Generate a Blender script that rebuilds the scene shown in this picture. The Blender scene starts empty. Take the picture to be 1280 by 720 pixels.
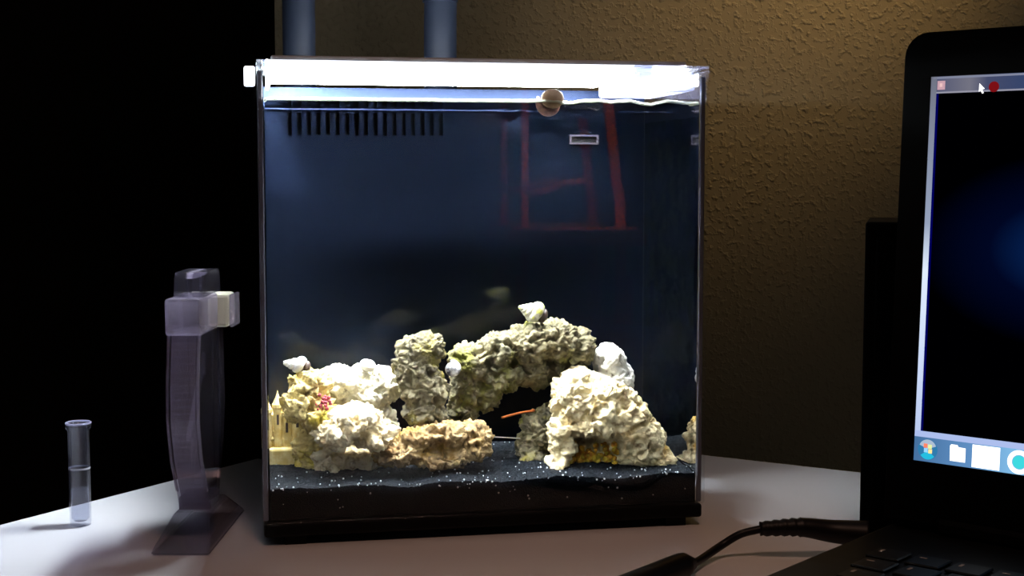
import bpy, bmesh, math, random
from mathutils import Vector, Matrix, noise
random.seed(7)
SC = bpy.context.scene
C = SC.collection
PI = math.pi

# ------------------------------------------------------------------ camera
F = 1750.0                     # focal length in pixels of the 1280x720 frame
PITCH = math.atan((360 - 218) / F)
CAMH = 0.2032                  # camera height above the table top (z = 0)
cd = bpy.data.cameras.new('camera'); cam = bpy.data.objects.new('camera', cd); C.objects.link(cam)
cd.sensor_width = 36.0; cd.lens = F / 1280 * 36.0; cd.clip_start = 0.02; cd.clip_end = 50
cam.location = (0, 0, CAMH); cam.rotation_euler = (PI / 2 - PITCH, 0, 0)
SC.camera = cam

# ------------------------------------------------------------------ world, lights, exposure
w = bpy.data.worlds.new('room_air'); SC.world = w; w.use_nodes = True
bg = w.node_tree.nodes['Background']; bg.inputs[0].default_value = (1.0, 0.62, 0.42, 1); bg.inputs[1].default_value = 0.0012
vs = SC.view_settings
vs.view_transform = 'Standard'; vs.look = 'None'; vs.exposure = 0.0; vs.gamma = 1.0; vs.use_curve_mapping = False
SC.cycles.transparent_max_bounces = 40
SC.cycles.max_bounces = 14
SC.cycles.glossy_bounces = 8
SC.cycles.transmission_bounces = 14

def spot(name, loc, target, energy, col, angle, blend, r):
    l = bpy.data.lights.new(name, 'SPOT'); l.energy = energy; l.color = col
    l.spot_size = math.radians(angle); l.spot_blend = blend; l.shadow_soft_size = r
    o = bpy.data.objects.new(name, l); C.objects.link(o); o.location = loc
    o.rotation_euler = (Vector(target) - Vector(loc)).to_track_quat('-Z', 'Y').to_euler()
    return o
# warm room lamp washing the upper right of the textured wall
spot('wall_lamp_light', (0.58, 1.22, 0.98), (0.38, 1.62, 0.62), 13.0, (1.0, 0.68, 0.32), 54, 1.0, 0.05)
# added warm fill spot over the viewer's side of the table
spot('table_fill_light', (0.15, 0.05, 1.3), (0.06, 0.50, 0.0), 19.0, (1.0, 0.58, 0.42), 40, 1.0, 0.10)
# added warm spot brightening the chair that the tank front mirrors
spot('chair_fill_light', (0.55, -0.30, 1.2), (0.86, -1.02, 0.22), 140.0, (1.0, 0.55, 0.30), 22, 0.9, 0.03)

# ------------------------------------------------------------------ geometry of the picture
_c, _s = math.cos(PITCH), math.sin(PITCH)
def ray(px, py):
    u = (px - 640) / F; v = (360 - py) / F
    return Vector((u, _c + v * _s, -_s + v * _c))
def at_z(px, py, z=0.0):
    d = ray(px, py); t = (z - CAMH) / d.z
    return Vector((0, 0, CAMH)) + d * t
TA = math.radians(10.9)                      # yaw of the tank
TO = Vector((-0.136, 0.75, 0.0))             # its front left bottom corner
TX = Vector((math.cos(TA), math.sin(TA), 0)); TY = Vector((-math.sin(TA), math.cos(TA), 0))
TW, TD, TH = 0.252, 0.25, 0.2625
def T(s, d, z): return TO + TX * s + TY * d + Vector((0, 0, z))
def tank_at(px, py, d):
    """point of the tank frame (s, d, z) that lies d behind the front pane"""
    r = ray(px, py); o = Vector((0, 0, CAMH))
    t = (d - (o - TO).dot(TY)) / r.dot(TY)
    p = o + r * t - TO
    return Vector((p.dot(TX), p.dot(TY), p.z))
def tank_scale(d):
    return (d + 0.762) / F                   # metres per pixel about there

# ------------------------------------------------------------------ materials
def mat(name):
    m = bpy.data.materials.new(name); m.use_nodes = True
    nt = m.node_tree; return m, nt, nt.nodes['Principled BSDF'], nt.nodes['Material Output']
def setin(b, **k):
    for n, v in k.items():
        n = n.replace('_', ' ')
        b.inputs[n].default_value = v
def pl(name, col, rough=0.5, metal=0.0, spec=.5, var=.06):
    m, nt, b, o = mat(name)
    setin(b, Base_Color=(*col, 1), Roughness=rough, Metallic=metal)
    b.inputs['Specular IOR Level'].default_value = spec
    # fine mottling so that no surface is perfectly even
    n = nt.nodes.new('ShaderNodeTexNoise'); n.inputs['Scale'].default_value = 60; n.inputs['Detail'].default_value = 4
    tc = nt.nodes.new('ShaderNodeTexCoord'); nt.links.new(tc.outputs['Object'], n.inputs['Vector'])
    mr = nt.nodes.new('ShaderNodeMapRange'); mr.inputs['To Min'].default_value = max(0, rough - var); mr.inputs['To Max'].default_value = min(1, rough + var)
    nt.links.new(n.outputs['Fac'], mr.inputs['Value']); nt.links.new(mr.outputs[0], b.inputs['Roughness'])
    return m
def emis(name, col, st):
    m, nt, b, o = mat(name); nt.nodes.remove(b)
    e = nt.nodes.new('ShaderNodeEmission'); e.inputs[0].default_value = (*col, 1); e.inputs[1].default_value = st
    nt.links.new(e.outputs[0], o.inputs[0]); return m
def thin_glass(name, tint, ior, body=False, gloss=(1, 1, 1), rough=0.0, haze=0.0, hazecol=(1, 1, 1)):
    """clear pane: Fresnel reflection over straight transmission; body=True is a water body, whose inside reflects totally;
    body='side' is its upright face, closed to steep light both ways as a water prism is"""
    m, nt, b, o = mat(name); nt.nodes.remove(b)
    N = nt.nodes.new; L = nt.links.new
    fr = N('ShaderNodeFresnel'); fr.inputs[0].default_value = ior
    if body is not True:
        g = N('ShaderNodeNewGeometry'); mr = N('ShaderNodeMapRange')
        mr.inputs['To Min'].default_value = ior if not body else 1 / ior; mr.inputs['To Max'].default_value = 1 / ior if not body else ior
        L(g.outputs['Backfacing'], mr.inputs['Value']); L(mr.outputs[0], fr.inputs[0])
    tr = N('ShaderNodeBsdfTransparent'); tr.inputs[0].default_value = (*tint, 1)
    gl = N('ShaderNodeBsdfGlossy'); gl.inputs['Color'].default_value = (*gloss, 1); gl.inputs['Roughness'].default_value = rough
    mx = N('ShaderNodeMixShader'); L(fr.outputs[0], mx.inputs[0]); L(tr.outputs[0], mx.inputs[1]); L(gl.outputs[0], mx.inputs[2])
    last = mx
    if haze:
        df = N('ShaderNodeBsdfDiffuse'); df.inputs[0].default_value = (*hazecol, 1)
        tl = N('ShaderNodeBsdfTranslucent'); tl.inputs[0].default_value = (*hazecol, 1)
        ad = N('ShaderNodeMixShader'); ad.inputs[0].default_value = .5; L(df.outputs[0], ad.inputs[1]); L(tl.outputs[0], ad.inputs[2])
        m2 = N('ShaderNodeMixShader'); m2.inputs[0].default_value = haze; L(mx.outputs[0], m2.inputs[1]); L(ad.outputs[0], m2.inputs[2]); last = m2
    L(last.outputs[0], o.inputs[0]); return m

def ramp(nt, fac, stops):
    r = nt.nodes.new('ShaderNodeValToRGB'); nt.links.new(fac, r.inputs[0])
    e = r.color_ramp.elements
    while len(e) < len(stops): e.new(0.5)
    for q, (p, c) in zip(e, stops): q.position = p; q.color = (*c, 1)
    return r.outputs[0]
def noise_node(nt, scale, detail=4, rough=.6, off=(0, 0, 0)):
    tc = nt.nodes.new('ShaderNodeTexCoord'); mp = nt.nodes.new('ShaderNodeMapping'); mp.inputs['Location'].default_value = off
    nt.links.new(tc.outputs['Object'], mp.inputs[0])
    n = nt.nodes.new('ShaderNodeTexNoise'); n.inputs['Scale'].default_value = scale; n.inputs['Detail'].default_value = detail; n.inputs['Roughness'].default_value = rough
    nt.links.new(mp.outputs[0], n.inputs['Vector']); return n.outputs['Fac']
def mixcol(nt, fac, a, b):
    m = nt.nodes.new('ShaderNodeMix'); m.data_type = 'RGBA'
    nt.links.new(fac, m.inputs[0])
    for i, v in ((6, a), (7, b)):
        if isinstance(v, tuple): m.inputs[i].default_value = (*v, 1)
        else: nt.links.new(v, m.inputs[i])
    return m.outputs[2]
def rock_mat(name, base, alt, patch, amount, off, dark=(.10, .075, .05)):
    """porous live rock: base/alt tones, patches of algae or sponge and small grey-brown specks"""
    m, nt, b, o = mat(name)
    c1 = ramp(nt, noise_node(nt, 70, 5, .65, off), [(.35, alt), (.62, base)])
    f2 = ramp(nt, noise_node(nt, 48, 4, .6, (off[0] + 3, off[1], off[2])), [(1 - amount - .06, (0, 0, 0)), (1 - amount + .05, (1, 1, 1))])
    c2 = mixcol(nt, f2, c1, patch)
    f3 = ramp(nt, noise_node(nt, 210, 3, .6, (off[0], off[1] + 5, off[2])), [(.54, (0, 0, 0)), (.68, (.85, .85, .85))])
    c3 = mixcol(nt, f3, c2, dark)
    nt.links.new(c3, b.inputs['Base Color']); setin(b, Roughness=.85)
    bp = nt.nodes.new('ShaderNodeBump'); bp.inputs['Strength'].default_value = .8; bp.inputs['Distance'].default_value = .0020
    nt.links.new(noise_node(nt, 420, 5, .7, off), bp.inputs['Height']); nt.links.new(bp.outputs[0], b.inputs['Normal'])
    return m

M = {}
M['pane'] = thin_glass('tank_glass', (.97, .985, .99), 1.22)
M['water'] = thin_glass('clear_water', (.985, .995, 1.0), 1.33, body=True)
M['water_side'] = thin_glass('clear_water_side', (.985, .995, 1.0), 1.33, body='side')
M['black_plastic'] = pl('black_plastic', (.002, .002, .002), .45, spec=.12)
M['panel'] = pl('black_back_panel', (.0125, .0200, .0450), .6, spec=.05)
M['slot'] = pl('slot_dark', (.004, .004, .005), .8)
M['sealant'] = pl('clear_sealant', (.16, .16, .20), .5)
M['lamp_white'] = pl('white_lamp_plastic', (.85, .87, .9), .35)
M['led'] = emis('led_diffuser_glow', (.97, .97, .96), 80.0)
M['scatter_haze'] = thin_glass('pane_scatter', (.8, .82, .95), 1.45, rough=.15, haze=.35, hazecol=(.75, .77, .95))
M['clear_lid'] = thin_glass('clear_acrylic_lid', (.93, .95, .99), 1.45, haze=.02)
M['arm'] = pl('grey_blue_arm', (.009, .012, .020), .45, spec=.18)
M['meniscus'] = thin_glass('water_edge', (.95, .97, .93), 1.33, haze=.5, hazecol=(.92, .95, .82))

# ------------------------------------------------------------------ object helpers
def link(name, me, m, parent=None):
    o = bpy.data.objects.new(name, me); C.objects.link(o)
    if m is not None and not me.materials: me.materials.append(m)
    if parent is not None: o.parent = parent
    return o
def obj(name, bm, m, parent=None, smooth=False):
    bmesh.ops.recalc_face_normals(bm, faces=bm.faces[:])
    me = bpy.data.meshes.new(name); bm.to_mesh(me); bm.free()
    if smooth:
        for p in me.polygons: p.use_smooth = True
    return link(name, me, m, parent)
def tag(o, label=None, cat=None, group=None, kind=None):
    if label: o['label'] = label
    if cat: o['category'] = cat
    if group: o['group'] = group
    if kind: o['kind'] = kind
    return o
def thing(name, label, cat, loc=(0, 0, 0), rz=0.0, group=None):
    o = bpy.data.objects.new(name, None); C.objects.link(o); o.empty_display_size = .02
    o.location = loc; o.rotation_euler = (0, 0, rz); return tag(o, label, cat, group)
def box(bm, x0, x1, y0, y1, z0, z1, bev=0.0, seg=2):
    vs_ = [bm.verts.new((x, y, z)) for z in (z0, z1) for y in (y0, y1) for x in (x0, x1)]
    fs = [bm.faces.new([vs_[i] for i in q]) for q in ((0, 2, 3, 1), (4, 5, 7, 6), (0, 1, 5, 4), (2, 6, 7, 3), (0, 4, 6, 2), (1, 3, 7, 5))]
    if bev:
        es = list({e for f in fs for e in f.edges})
        bmesh.ops.bevel(bm, geom=es, offset=bev, segments=seg, affect='EDGES', profile=.5)
    return bm
def bx(*a, **k): return box(bmesh.new(), *a, **k)
def lathe(bm, prof, seg=24, cx=0, cy=0, cap=True):
    rings = []
    for r, z in prof:
        rings.append([bm.verts.new((cx + r * math.cos(2 * PI * i / seg), cy + r * math.sin(2 * PI * i / seg), z)) for i in range(seg)])
    for a, b in zip(rings, rings[1:]):
        for i in range(seg): bm.faces.new((a[i], a[(i + 1) % seg], b[(i + 1) % seg], b[i]))
    if cap:
        bm.faces.new(rings[0][::-1]); bm.faces.new(rings[-1])
    return bm
def tube(bm, pts, rad, seg=10, flat=None):
    pts = [Vector(p) for p in pts]; n = len(pts); rings = []
    if not hasattr(rad, '__len__'): rad = [rad] * n
    up = Vector((0, 0, 1))
    for i, p in enumerate(pts):
        t = (pts[min(i + 1, n - 1)] - pts[max(i - 1, 0)]).normalized()
        a = t.cross(up)
        if a.length < 1e-3: a = t.cross(Vector((1, 0, 0)))
        a.normalize(); b = a.cross(t).normalized(); up = b
        rings.append([bm.verts.new(p + (a * math.cos(2 * PI * k / seg) + b * math.sin(2 * PI * k / seg)) * rad[i]) for k in range(seg)])
    for a, b in zip(rings, rings[1:]):
        for k in range(seg): bm.faces.new((a[k], a[(k + 1) % seg], b[(k + 1) % seg], b[k]))
    bm.faces.new(rings[0][::-1]); bm.faces.new(rings[-1]); return bm
def spline(pts, n):
    """Catmull-Rom points through pts"""
    P = [Vector(p) for p in pts]; P = [P[0] * 2 - P[1]] + P + [P[-1] * 2 - P[-2]]; out = []
    for i in range(1, len(P) - 2):
        for k in range(n):
            t = k / n; a, b, c, d = P[i - 1:i + 3]
            out.append(.5 * ((2 * b) + (c - a) * t + (2 * a - 5 * b + 4 * c - d) * t * t + (3 * b - a - 3 * c + d) * t ** 3))
    out.append(P[-2]); return out
def prism(bm, outline, axis, a0, a1):
    """extrude a closed 2-D outline; axis 'x' -> outline is (y, z), axis 'z' -> (x, y), axis 'y' -> (x, z)"""
    def v(p, a):
        return (a, p[0], p[1]) if axis == 'x' else ((p[0], a, p[1]) if axis == 'y' else (p[0], p[1], a))
    A = [bm.verts.new(v(p, a0)) for p in outline]; B = [bm.verts.new(v(p, a1)) for p in outline]
    bm.faces.new(A[::-1]); bm.faces.new(B); n = len(A)
    for i in range(n): bm.faces.new((A[i], A[(i + 1) % n], B[(i + 1) % n], B[i]))
    return bm

# ------------------------------------------------------------------ the room
FLOOR = -0.74
# textured wall: orange-peel plaster
m, nt, b, o_ = mat('textured_plaster')
c1 = ramp(nt, noise_node(nt, 3, 3), [(.3, (.42, .33, .19)), (.7, (.48, .38, .22))])
nt.links.new(c1, b.inputs['Base Color']); setin(b, Roughness=.55)
bp = nt.nodes.new('ShaderNodeBump'); bp.inputs['Strength'].default_value = .7; bp.inputs['Distance'].default_value = .0026
hh = ramp(nt, noise_node(nt, 150, 2.5, .5), [(.50, (0, 0, 0)), (.72, (1, 1, 1))])
nt.links.new(hh, bp.inputs['Height']); nt.links.new(bp.outputs[0], b.inputs['Normal'])
M['wall'] = m
def struct(name, bm, m, label=None):
    o = obj(name, bm, m); tag(o, label, None, None, 'structure'); return o
WY = 1.62
WX0 = (347 - 640) / F * WY          # outside corner of the lit wall
struct('wall_back', bx(WX0, 2.6, WY, WY + .12, FLOOR, 1.7), M['wall'], 'textured golden brown plaster wall behind the tank')
M['shade_wall'] = pl('shade_brown', (.05, .03, .018), .8, spec=.1)  # left and far walls coloured darker to keep that side in shade
struct('wall_left', bx(-2.6, -2.5, -2.6, 3.6, FLOOR, 1.7), M['shade_wall'])
struct('wall_far', bx(-2.5, 2.6, 3.5, 3.6, FLOOR, 1.7), M['shade_wall'])
struct('wall_right', bx(2.6, 2.7, -2.6, 3.6, FLOOR, 1.7), M['wall'])
struct('wall_rear', bx(-2.5, 2.6, -2.7, -2.6, FLOOR, 1.7), M['wall'])
M['ceil'] = pl('ceiling_paint', (.4, .36, .3), .8)
struct('ceiling', bx(-2.6, 2.7, -2.7, 3.6, 1.7, 1.75), M['ceil'])
M['carpet'] = pl('dark_carpet', (.02, .015, .012), .95)
struct('floor', bx(-2.6, 2.7, -2.7, 3.6, FLOOR - .05, FLOOR), M['carpet'])

# ------------------------------------------------------------------ table (its far corner points away behind the tank)
a1 = at_z(0, 655); a2 = at_z(315, 574); b1_ = at_z(880, 568); b2_ = at_z(1075, 590)
ed = (a2 - a1).normalized(); fd = Vector((ed.y, -ed.x, 0))
k = ((b1_ - a1).dot(ed) + (b2_ - a1).dot(ed)) / 2
corner = a1 + ed * k
M['table'] = pl('white_laminate', (.66, .66, .68), .26, var=.01)
tb = thing('table', 'white laminate table with a glossy top under the aquarium', 'table', (corner.x, corner.y, FLOOR), math.atan2(ed.y, ed.x) - PI / 2)
# local frame: +x along fd, +y along ed ; the far corner is the origin
obj('table_top', bx(0, 1.25, -.93, 0, -FLOOR - .028, -FLOOR, bev=.002), M['table'], tb)
M['leg'] = pl('dark_metal_leg', (.02, .02, .022), .4)
obj('apron', bx(.05, 1.2, -.88, -.05, -FLOOR - .075, -FLOOR - .0285), M['leg'], tb)
for lx in (.07, 1.18):
    for ly in (-.07, -.86):
        obj('leg', bx(lx - .022, lx + .022, ly - .022, ly + .022, 0, -FLOOR - .0755, bev=.004), M['leg'], tb)

# ------------------------------------------------------------------ aquarium
tank = thing('aquarium', 'small square glass aquarium with black back panel, brightly lit, full of water', 'aquarium', TO, TA)
G = .004
obj('front_pane', bx(0, TW, 0, G, .0135, TH, bev=.0005, seg=1), M['pane'], tank)
obj('side_pane', bx(0, G, G + .0002, TD - .0002, .0135, TH, bev=.0005, seg=1), M['pane'], tank)
obj('side_pane', bx(TW - G, TW, G + .0002, TD - .0002, .0135, TH, bev=.0005, seg=1), M['pane'], tank)
obj('rear_pane', bx(0, TW, TD - G, TD, .0135, TH), M['black_plastic'], tank)
bm = bx(.001, TW - .001, .001, TD - .001, .005, .013, bev=.0015); obj('base', bm, M['black_plastic'], tank)
for fx in (.012, TW - .022):
    for fy in (.004, TD - .016):
        obj('foot', bx(fx, fx + .012, fy, fy + .012, 0, .005), M['black_plastic'], tank)
for sx in (.0005, TW - .0035):
    obj('corner_seal', bx(sx, sx + .003, .0045, .0062, .0135, TH - .004, bev=.0006, seg=1), M['sealant'], tank)
# black filter wall with overflow slots and a return outlet
BD = 0.115
PTOP = .2565
s0, s1 = tank_at(356, 155, BD).x, tank_at(557, 155, BD).x
zs1, zs0 = tank_at(450, 141, BD).z, tank_at(450, 169, BD).z
bm = bmesh.new(); NS = 17; pit = (s1 - s0) / NS
xs = [.0043]
box(bm, .0043, s0, BD, BD + .003, .0135, PTOP)
box(bm, s1, TW - .0043, BD, BD + .003, .0135, PTOP)
box(bm, s0, s1, BD, BD + .003, .0135, zs0); box(bm, s0, s1, BD, BD + .003, zs1, PTOP)
for i in range(NS + 1):
    x = s0 + (i - .5) * pit + pit * .22
    box(bm, max(s0, x), min(s1, x + pit * .56), BD, BD + .003, zs0, zs1)
bp_ = obj('back_panel', bm, M['panel'], tank)
obj('chamber_divider', bx(.0045, TW - .0045, BD + .03, BD + .032, .0135, PTOP - .01), M['slot'], tank)
# rim ledge of the chamber
obj('chamber_lid', bx(.0043, TW - .0043, BD + .0035, TD - G - .0005, PTOP - .003, PTOP, bev=.0008, seg=1), M['black_plastic'], tank)
# return outlet: a pale rectangular frame round a dark slot
q0 = tank_at(712, 168.5, BD - .002); q1 = tank_at(748, 180.5, BD - .002)
M['pale'] = pl('pale_grey_plastic', (.055, .05, .065), .5, spec=.1)
bm = bmesh.new(); e = .0011
box(bm, q0.x, q1.x, BD - .003, BD - .0005, q0.z - e, q0.z); box(bm, q0.x, q1.x, BD - .003, BD - .0005, q1.z, q1.z + e)
box(bm, q0.x, q0.x + e, BD - .003, BD - .0005, q1.z + e, q0.z - e); box(bm, q1.x - e, q1.x, BD - .003, BD - .0005, q1.z + e, q0.z - e)
of = obj('outlet_frame', bm, M['pale'], tank); of['label'] = 'pale rectangular outlet frame on the black back panel'
obj('outlet_slot', bx(q0.x + e, q1.x - e, BD - .0015, BD - .0005, q1.z + e, q0.z - e), M['slot'], of)

m, nt, b, o_ = mat('algae_film')
fa = ramp(nt, noise_node(nt, 90, 5, .7), [(.42, (.03, .03, .03)), (.78, (.34, .34, .34))])
nt.links.new(fa, b.inputs['Alpha']); setin(b, Base_Color=(.0030, .0045, .0050, 1), Roughness=.8); b.inputs['Specular IOR Level'].default_value = .0
obj('algae_film', bx(TW - G - .0008, TW - G - .0005, .010, .113, .034, .236), m, tank)['label'] = 'thin dark algae film inside the right pane'  # algae specks; the dark film also dims the mirror image in the pane

# ------------------------------------------------------------------ water
WZ = tank_at(450, 125, .004).z
x0, x1, y0, y1 = G + .0003, TW - G - .0003, G + .0003, BD - .0003
bm = bmesh.new(); nx, ny = 120, 60; grid = []
def wave(x, y):
    k = max(0, min(1, (x - .145) / .03)) * max(0, min(1, (x1 - x) / .02))
    return .0024 * k * noise.noise((x * 80, y * 70, 3.1)) + .0011 * k * noise.noise((x * 190, y * 150, 9)) + .00012 * noise.noise((x * 60, y * 60, 1))
for j in range(ny + 1):
    y = y0 + (y1 - y0) * j / ny
    grid.append([bm.verts.new((x0 + (x1 - x0) * i / nx, y, WZ + wave(x0 + (x1 - x0) * i / nx, y))) for i in range(nx + 1)])
for j in range(ny):
    for i in range(nx):
        f = bm.faces.new((grid[j][i], grid[j][i + 1], grid[j + 1][i + 1], grid[j + 1][i])); f.smooth = True
zb = .0137
bl = [bm.verts.new((x, y, zb)) for x, y in ((x0, y0), (x1, y0), (x1, y1), (x0, y1))]
bm.faces.new(bl[::-1])
bm.faces.new([bl[0], bl[1]] + grid[0][::-1])
bm.faces.new([bl[1], bl[2]] + [grid[j][nx] for j in range(ny, -1, -1)])
bm.faces.new([bl[2], bl[3]] + grid[ny])
bm.faces.new([bl[3], bl[0]] + [grid[j][0] for j in range(ny + 1)])
wt = obj('water', bm, M['water']); wt.data.materials.append(M['water_side'])
for p_ in wt.data.polygons:
    if abs(p_.normal.z) < .3: p_.material_index = 1
wt.location = TO; wt.location = TO; wt.rotation_euler = (0, 0, TA)
tag(wt, 'clear still water filling the lit aquarium, rippled at the right', 'water')
pts = [(x0 + .001 + (x1 - x0 - .002) * i / 80, G + .0011, WZ + .0003 + wave(x0 + (x1 - x0) * i / 80, y0)) for i in range(81)]
pts = [Vector((G + .0008, .02, WZ))] + [Vector(p) for p in pts] + [Vector((TW - G - .0008, .02, WZ))]
obj('water_edge', tube(bmesh.new(), pts, .0009, 8), M['meniscus'], wt, True)

# ------------------------------------------------------------------ lamp on the rim
lamp = thing('aquarium_lamp', 'glowing white light fixture lying across the top of the aquarium', 'lamp', T(0, 0, TH), TA)
def lz(z): return z - TH
le, re_ = tank_at(336, 90, .02).x, tank_at(790, 90, .02).x
zt = tank_at(450, 72, .02).z; zl = tank_at(450, 94, .02).z
obj('housing', bx(le + .001, re_ + .030, .012, .113, lz(zt - .0035), lz(zt), bev=.001), M['lamp_white'], lamp)
M['led_front'] = emis('front_cover_glow', (.88, .92, 1.0), 3.2); M['led_end'] = emis('end_glow', (.86, .92, 1.0), 2300.0); M['end_fill'] = emis('end_fill_glow', (.95, .95, 1.0), 150.0)
dif = obj('led_panel', bx(le + .0012, re_ - .0012, .0165, .104, lz(zl), lz(zl + .0010)), M['led'], lamp)
dif['label'] = 'blazing white led panel'
obj('panel_body', bx(le + .0012, re_ - .0012, .0165, .104, lz(zl + .0012), lz(zt - .0037)), M['lamp_white'], lamp)
obj('front_cover', bx(le, re_, .0140, .0162, lz(zl - .0004), lz(zt - .0037), bev=.0006), M['led_front'], lamp)['label'] = 'glowing white front cover'
obj('end_light', bx(le - .0002, le + .0010, .052, .10, lz(zl - .004), lz(zt - .0050)), M['led_end'], lamp)
obj('end_light', bx(re_ + .0362, re_ + .0370, .03, .10, lz(zl - .003), lz(zt - .0058)), M['end_fill'], lamp)  # added edge-on strip that brightens the table at the right
obj('top_fill_strip', bx(le + .01, re_, .096, .104, lz(zt + .0002), lz(zt + .0010)), emis('top_fill_glow', (.85, .92, 1.0), 150.0), lamp)['label'] = 'unseen glowing strip added on the lamp top'  # added strip, out of view, throwing light up the back wall
obj('scatter_block', bx(re_ + .0006, re_ + .036, .013, .10, lz(zl - .007), lz(zt - .0058), bev=.002), M['scatter_haze'], lamp)  # added lavender block standing in for light scattered in the pane
obj('cover_plate', bx(.0003, TW - .0003, .0003, .11, lz(TH + .0002), lz(TH + .0016)), M['clear_lid'], lamp).hide_render = False
cp = tank_at(304, 98, .01)
obj('glow_clip', bx(-.0062, -.0004, .006, .022, lz(.2510), lz(.2610), bev=.001), M['led_front'], lamp)  # glows by itself in place of lamp light falling on it
for (pxa, pxb) in ((354, 394), (530, 571)):
    d = .18
    p = tank_at((pxa + pxb) / 2, 60, d); r = (pxb - pxa) / 2 * tank_scale(d)
    top = tank_at((pxa + pxb) / 2 + (-1 if pxa < 400 else 1), 0, d)
    pts = [Vector((p.x, d, lz(PTOP + .0004))), Vector((p.x, d, lz(.30))), Vector((top.x, d, lz(.34))), Vector((top.x, d - .003, lz(.40))), Vector((top.x, d - .02, lz(.46))), Vector((top.x, d - .05, lz(.50)))]
    a = obj('arm', tube(bmesh.new(), spline(pts, 6), r, 28), M['arm'], lamp, True)
    a['label'] = 'grey blue round arm'
    rim = lathe(bmesh.new(), [(r * 1.08, lz(.318)), (r * 1.08, lz(.3195))], 28, p.x, d)
    obj('collar', rim, M['arm'], a)

# ------------------------------------------------------------------ sand
SZ = .0305
def sand_z(s, d):
    t = d / .115
    return SZ + .0022 * noise.noise((s * 28, d * 25, 4.4)) + .0008 * noise.noise((s * 90, d * 90, 2)) - .0015 * max(0, .25 - t) + .002 * t
m, nt, b, o_ = mat('black_sand')
f = ramp(nt, noise_node(nt, 1500, 2, .5), [(.64, (.0024, .0036, .0056)), (.72, (.020, .026, .036)), (.82, (.22, .25, .3))])
nt.links.new(f, b.inputs['Base Color']); setin(b, Roughness=.6); b.inputs['Specular IOR Level'].default_value = .05
bp = nt.nodes.new('ShaderNodeBump'); bp.inputs['Strength'].default_value = .8; bp.inputs['Distance'].default_value = .001
nt.links.new(noise_node(nt, 1300, 2, .5), bp.inputs['Height']); nt.links.new(bp.outputs[0], b.inputs['Normal'])
M['sand'] = m
bm = bmesh.new(); nx, ny = 260, 110; x0, x1, y0, y1 = G + .0008, TW - G - .0008, G + .0008, BD - .0008; grid = []
for j in range(ny + 1):
    row = []
    for i in range(nx + 1):
        x = x0 + (x1 - x0) * i / nx; y = y0 + (y1 - y0) * j / ny
        row.append(bm.verts.new((x, y, sand_z(x, y) + .0005 * noise.noise((x * 700, y * 700, 0)) + .0003 * random.random())))
    grid.append(row)
for j in range(ny):
    for i in range(nx): bm.faces.new((grid[j][i], grid[j][i + 1], grid[j + 1][i + 1], grid[j + 1][i]))
bl = [bm.verts.new((x, y, .0142)) for x, y in ((x0, y0), (x1, y0), (x1, y1), (x0, y1))]
bm.faces.new(bl[::-1])
bm.faces.new([bl[0], bl[1]] + grid[0][::-1]); bm.faces.new([bl[1], bl[2]] + [grid[j][nx] for j in range(ny, -1, -1)])
bm.faces.new([bl[2], bl[3]] + grid[ny]); bm.faces.new([bl[3], bl[0]] + [grid[j][0] for j in range(ny + 1)])
sand = obj('black_sand', bm, M['sand']); sand.location = TO; sand.rotation_euler = (0, 0, TA)
tag(sand, 'black sand bed with pale specks on the tank floor', 'sand', None, 'stuff')
# loose pale grains lying on it and pressed against the front glass
bm = bmesh.new()
for i in range(230):
    if i < 175:
        x, y = random.uniform(x0, x1), y0 + (y1 - y0) * random.random() ** 1.7; z = sand_z(x, y) + .0005
    else:
        x, y = random.uniform(x0, x1), y0 - .0003; z = sand_z(x, y) - random.random() ** 3 * .012
    r = random.choice((.0003, .0004, .0004, .0006))
    bmesh.ops.create_icosphere(bm, subdivisions=1, radius=r, matrix=Matrix.Translation((x, y, z)))
M['grain'] = pl('pale_grain', (.55, .58, .6), .5)
tag(obj('pale_grains', bm, M['grain'], sand), None, None, None, 'stuff')

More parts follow.
